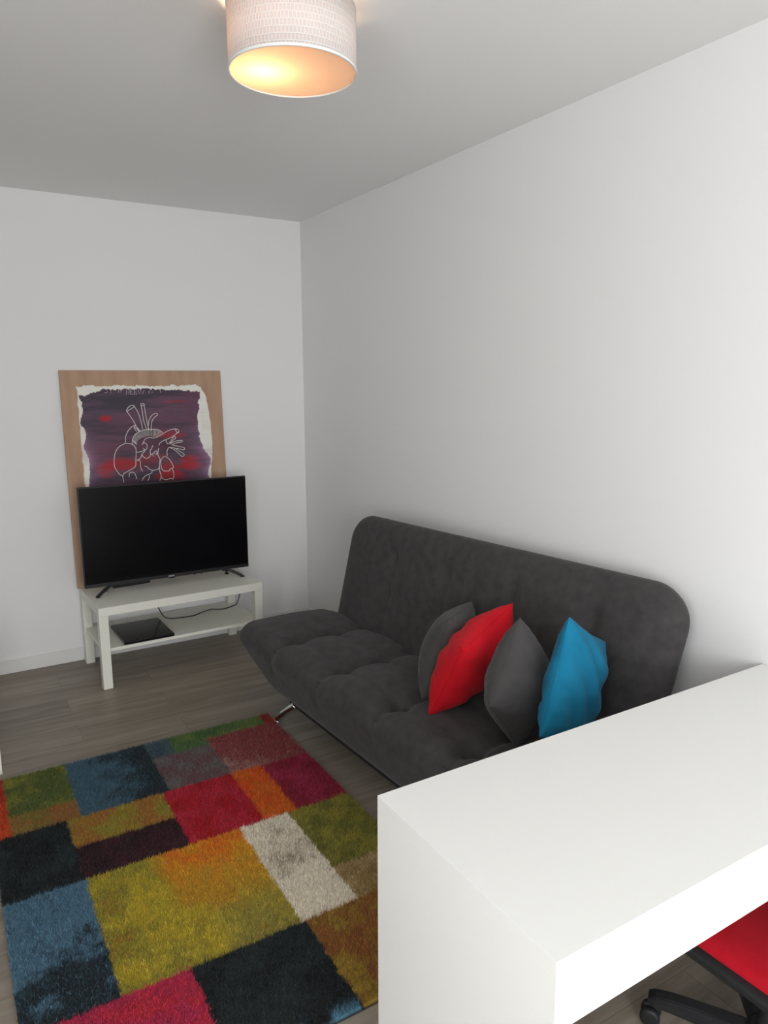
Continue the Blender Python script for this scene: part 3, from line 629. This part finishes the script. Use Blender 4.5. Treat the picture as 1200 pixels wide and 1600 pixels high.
for k in range(5):
    a = BA + k*2*math.pi/5; d = Vector((math.cos(a), math.sin(a), 0)); q = Vector((-math.sin(a), math.cos(a), 0))
    bm = bmesh.new(); rings = []
    for f, wd, zt_, zb_ in ((0.03,0.034,0.088,0.058),(0.10,0.031,0.093,0.060),(0.17,0.028,0.097,0.064),(0.24,0.026,0.096,0.066),(0.275,0.024,0.090,0.066),(0.292,0.016,0.082,0.068)):
        c = d*f; rings.append([bm.verts.new(c+q*x+Vector((0,0,z))) for x, z in ((-wd, zb_),(wd, zb_),(wd, (zt_+zb_)/2+0.008),(wd*0.55, zt_),(-wd*0.55, zt_),(-wd, (zt_+zb_)/2+0.008))])
    for A, B in zip(rings, rings[1:]):
        for j in range(6): bm.faces.new((A[j], A[(j+1)%6], B[(j+1)%6], B[j]))
    bm.faces.new(rings[0][::-1]); bm.faces.new(rings[-1])
    bmesh.ops.bevel(bm, geom=[e for e in bm.edges if e.calc_length() > 0.03], offset=0.003, segments=2, affect='EDGES')
    from_bm('base_arm', bm, M_black2, base, False)
    cst = empty('caster'); cst.parent = ch; cst.location = d*0.272
    bm = bmesh.new(); bm_tube(bm, [Vector((0,0,0.066)), Vector((0,0,0.030))], 0.006, 10)
    for sg in (-1, 1):
        Mw = Matrix.Translation(Vector((0.012, sg*0.014, 0.0262))) @ Matrix.Rotation(math.radians(90), 4, 'X')
        bm_lathe(bm, [(0.018,-0.010),(0.0245,-0.008),(0.026,-0.003),(0.026,0.003),(0.0245,0.008),(0.018,0.010)], 24, M=Mw)
    bm_box(bm, -0.012, 0.030, -0.0035, 0.0035, 0.022, 0.056, 0.003)
    wh = from_bm('wheel_pair', bm, M_black2, cst, True); wh.rotation_euler = (0, 0, a+0.5*k)
# backrest behind the seat, on a bent bar
tube('back_bar', smooth_path([(0,-0.12,0.345),(0,-0.24,0.342),(0,-0.285,0.38),(0,-0.29,0.50),(0,-0.28,0.62)], 5), 0.018, M_black2, ch, 12)
Mb = Matrix.Translation(Vector((0,-0.262,0.66))) @ Matrix.Rotation(math.radians(90-6), 4, 'X')
slab('back_shell', [(0.17,0.13,0.06,0.018),(0.205,0.175,0.07,0.010),(0.208,0.178,0.07,-0.004),(0.195,0.165,0.06,-0.008)], M_black2, ch, Mb)
slab('backrest', [(0.190,0.160,0.06,-0.006),(0.195,0.165,0.06,-0.020),(0.185,0.155,0.06,-0.034),(0.14,0.11,0.05,-0.042),(0.05,0.04,0.02,-0.044)], M_seat, ch, Mb)

# ---------------------------------------------------------------- ceiling lamp
LX, LY, LR, LZ0, LZ1 = -1.248, -2.64, 0.176, H-0.197, H-0.037
lamp = tag(empty('ceiling_lamp', (LX, LY, H)), 'lit white woven drum lamp mounted on the ceiling', 'lamp')
def shade_mat():
    m = bpy.data.materials.new('woven_shade'); m.use_nodes = True; nt = m.node_tree; nt.nodes.clear()
    out = N(m, 'ShaderNodeOutputMaterial'); df = N(m, 'ShaderNodeBsdfDiffuse'); tr = N(m, 'ShaderNodeBsdfTranslucent'); mx = N(m, 'ShaderNodeMixShader')
    uv = N(m, 'ShaderNodeUVMap'); br = N(m, 'ShaderNodeTexBrick'); br.offset = 0.5
    br.inputs['Scale'].default_value = 1.0; br.inputs['Brick Width'].default_value = 0.0100; br.inputs['Row Height'].default_value = 0.0170; br.inputs['Mortar Size'].default_value = 0.0022; br.inputs['Mortar Smooth'].default_value = 0.6
    sw = N(m, 'ShaderNodeMapping'); LK(m, uv.outputs['UV'], sw.inputs['Vector']); LK(m, sw.outputs['Vector'], br.inputs['Vector'])
    cr = N(m, 'ShaderNodeMix', data_type='RGBA'); cr.inputs['A'].default_value = (0.80,0.75,0.74,1); cr.inputs['B'].default_value = (0.90,0.88,0.86,1)
    LK(m, br.outputs['Fac'], cr.inputs['Factor']); LK(m, cr.outputs['Result'], df.inputs['Color']); tr.inputs['Color'].default_value = (0.85,0.70,0.62,1)
    f = N(m, 'ShaderNodeMapRange'); f.inputs['To Min'].default_value = 0.25; f.inputs['To Max'].default_value = 0.16; LK(m, br.outputs['Fac'], f.inputs['Value']); LK(m, f.outputs['Result'], mx.inputs['Fac'])
    bp = N(m, 'ShaderNodeBump'); bp.inputs['Strength'].default_value = 0.6; bp.inputs['Distance'].default_value = 0.002; LK(m, br.outputs['Fac'], bp.inputs['Height']); LK(m, bp.outputs['Normal'], df.inputs['Normal'])
    LK(m, df.outputs[0], mx.inputs[1]); LK(m, tr.outputs[0], mx.inputs[2]); LK(m, mx.outputs[0], out.inputs['Surface']); return m
def diff_mat():
    m = bpy.data.materials.new('lamp_diffuser'); m.use_nodes = True; nt = m.node_tree; nt.nodes.clear()
    out = N(m, 'ShaderNodeOutputMaterial'); df = N(m, 'ShaderNodeBsdfDiffuse'); tr = N(m, 'ShaderNodeBsdfTranslucent'); mx = N(m, 'ShaderNodeMixShader')
    df.inputs['Color'].default_value = (0.85,0.80,0.74,1); tr.inputs['Color'].default_value = (0.95,0.78,0.62,1); mx.inputs['Fac'].default_value = 0.6
    LK(m, df.outputs[0], mx.inputs[1]); LK(m, tr.outputs[0], mx.inputs[2]); LK(m, mx.outputs[0], out.inputs['Surface']); return m
n = 96; vs = []; fs = []
for z in (LZ0-H, LZ1-H):
    for j in range(n): a = 2*math.pi*j/n; vs.append((LR*math.cos(a), LR*math.sin(a), z))
fs = [(j, (j+1) % n, n+(j+1) % n, n+j) for j in range(n)]
sh = mk('shade', vs, fs, shade_mat(), lamp, True)
uvl = sh.data.uv_layers.new(name='UVMap')
for p in sh.data.polygons:
    j = p.index
    for li, vi in zip(p.loop_indices, p.vertices):
        jj = vi % n; 
        if jj == 0 and j == n-1: jj = n
        uvl.data[li].uv = (LR*2*math.pi*jj/n, sh.data.vertices[vi].co.z)
md = sh.modifiers.new('thickness', 'SOLIDIFY'); md.thickness = 0.0012; md.offset = -1
M_rim = mat('lamp_rim', (0.82,0.85,0.82), 0.5)
for z in (LZ0-H, LZ1-H):
    lathe('rim', [(LR-0.003, z-0.003), (LR+0.0015, z-0.003), (LR+0.0015, z+0.004), (LR-0.003, z+0.004)], M_rim, lamp, 96, True, None, False)
lathe('diffuser', [(LR-0.0035, LZ0-H+0.001), (LR-0.0035, LZ0-H+0.003)], diff_mat(), lamp, 96, False, None, False)
lathe('ceiling_plate', [(0.055, -0.0005), (0.055, -0.020), (0.050, -0.024)], mat('lamp_metal', (0.6,0.6,0.6), 0.4), lamp, 32)
bm = bmesh.new(); bm_tube(bm, [(-0.075,0,-0.045),(0.075,0,-0.045)], 0.006, 10)
for x in (-0.055, 0.055): bm_lathe(bm, [(0.016,-0.085),(0.018,-0.05),(0.010,-0.02)], 20, M=Matrix.Translation(Vector((x,0,0))))
for k in range(3):
    a = k*2*math.pi/3+0.5; bm_tube(bm, [(0.03*math.cos(a),0.03*math.sin(a),-0.022),(0.172*math.cos(a),0.172*math.sin(a),LZ1-H)], 0.0022, 8)
from_bm('socket_frame', bm, mat('socket_white', (0.7,0.7,0.68), 0.5), lamp, True)
M_bulb = bpy.data.materials.new('bulb_glow'); M_bulb.use_nodes = True
bsdf(M_bulb).inputs['Emission Color'].default_value = (1.0,0.72,0.42,1); bsdf(M_bulb).inputs['Emission Strength'].default_value = 6.0
M_off = mat('bulb_glass', (0.8,0.8,0.78), 0.2)
bulb_x = -0.050
for x, mt in ((bulb_x, M_bulb), (0.055, M_off)):
    Mx_ = Matrix.Translation(Vector((x if mt is M_off else x, 0, 0)))
    lathe('bulb', [(0.010,-0.0855),(0.014,-0.092),(0.020,-0.102),(0.022,-0.113),(0.019,-0.124),(0.010,-0.131),(0.002,-0.133)], mt, lamp, 24, M=Mx_)
pd = bpy.data.lights.new('bulb_light', 'POINT'); pd.energy = 1.8; pd.color = (1.0,0.68,0.42); pd.shadow_soft_size = 0.02
pl_o = bpy.data.objects.new('bulb_light', pd); C.objects.link(pl_o); pl_o.location = (LX-0.072, LY+0.036, H-0.128)

# ---------------------------------------------------------------- small white side table cut off by the left edge of the photo
st = tag(empty('side_table', (-2.3590, -0.9755, 0)), 'white furniture leg just showing at the left edge, at the far corner of the rug', 'side table')
box('tabletop', -0.275, 0.275, -0.275, 0.275, 0.40, 0.45, M_white2, st, 0.0015)
for sx in (-1, 1):
    for sy in (-1, 1):
        x = sx*0.25; y = sy*0.25
        box('leg', x-0.0245, x+0.0245, y-0.0245, y+0.0245, 0.0, 0.3995, M_white2, st, 0.0012)
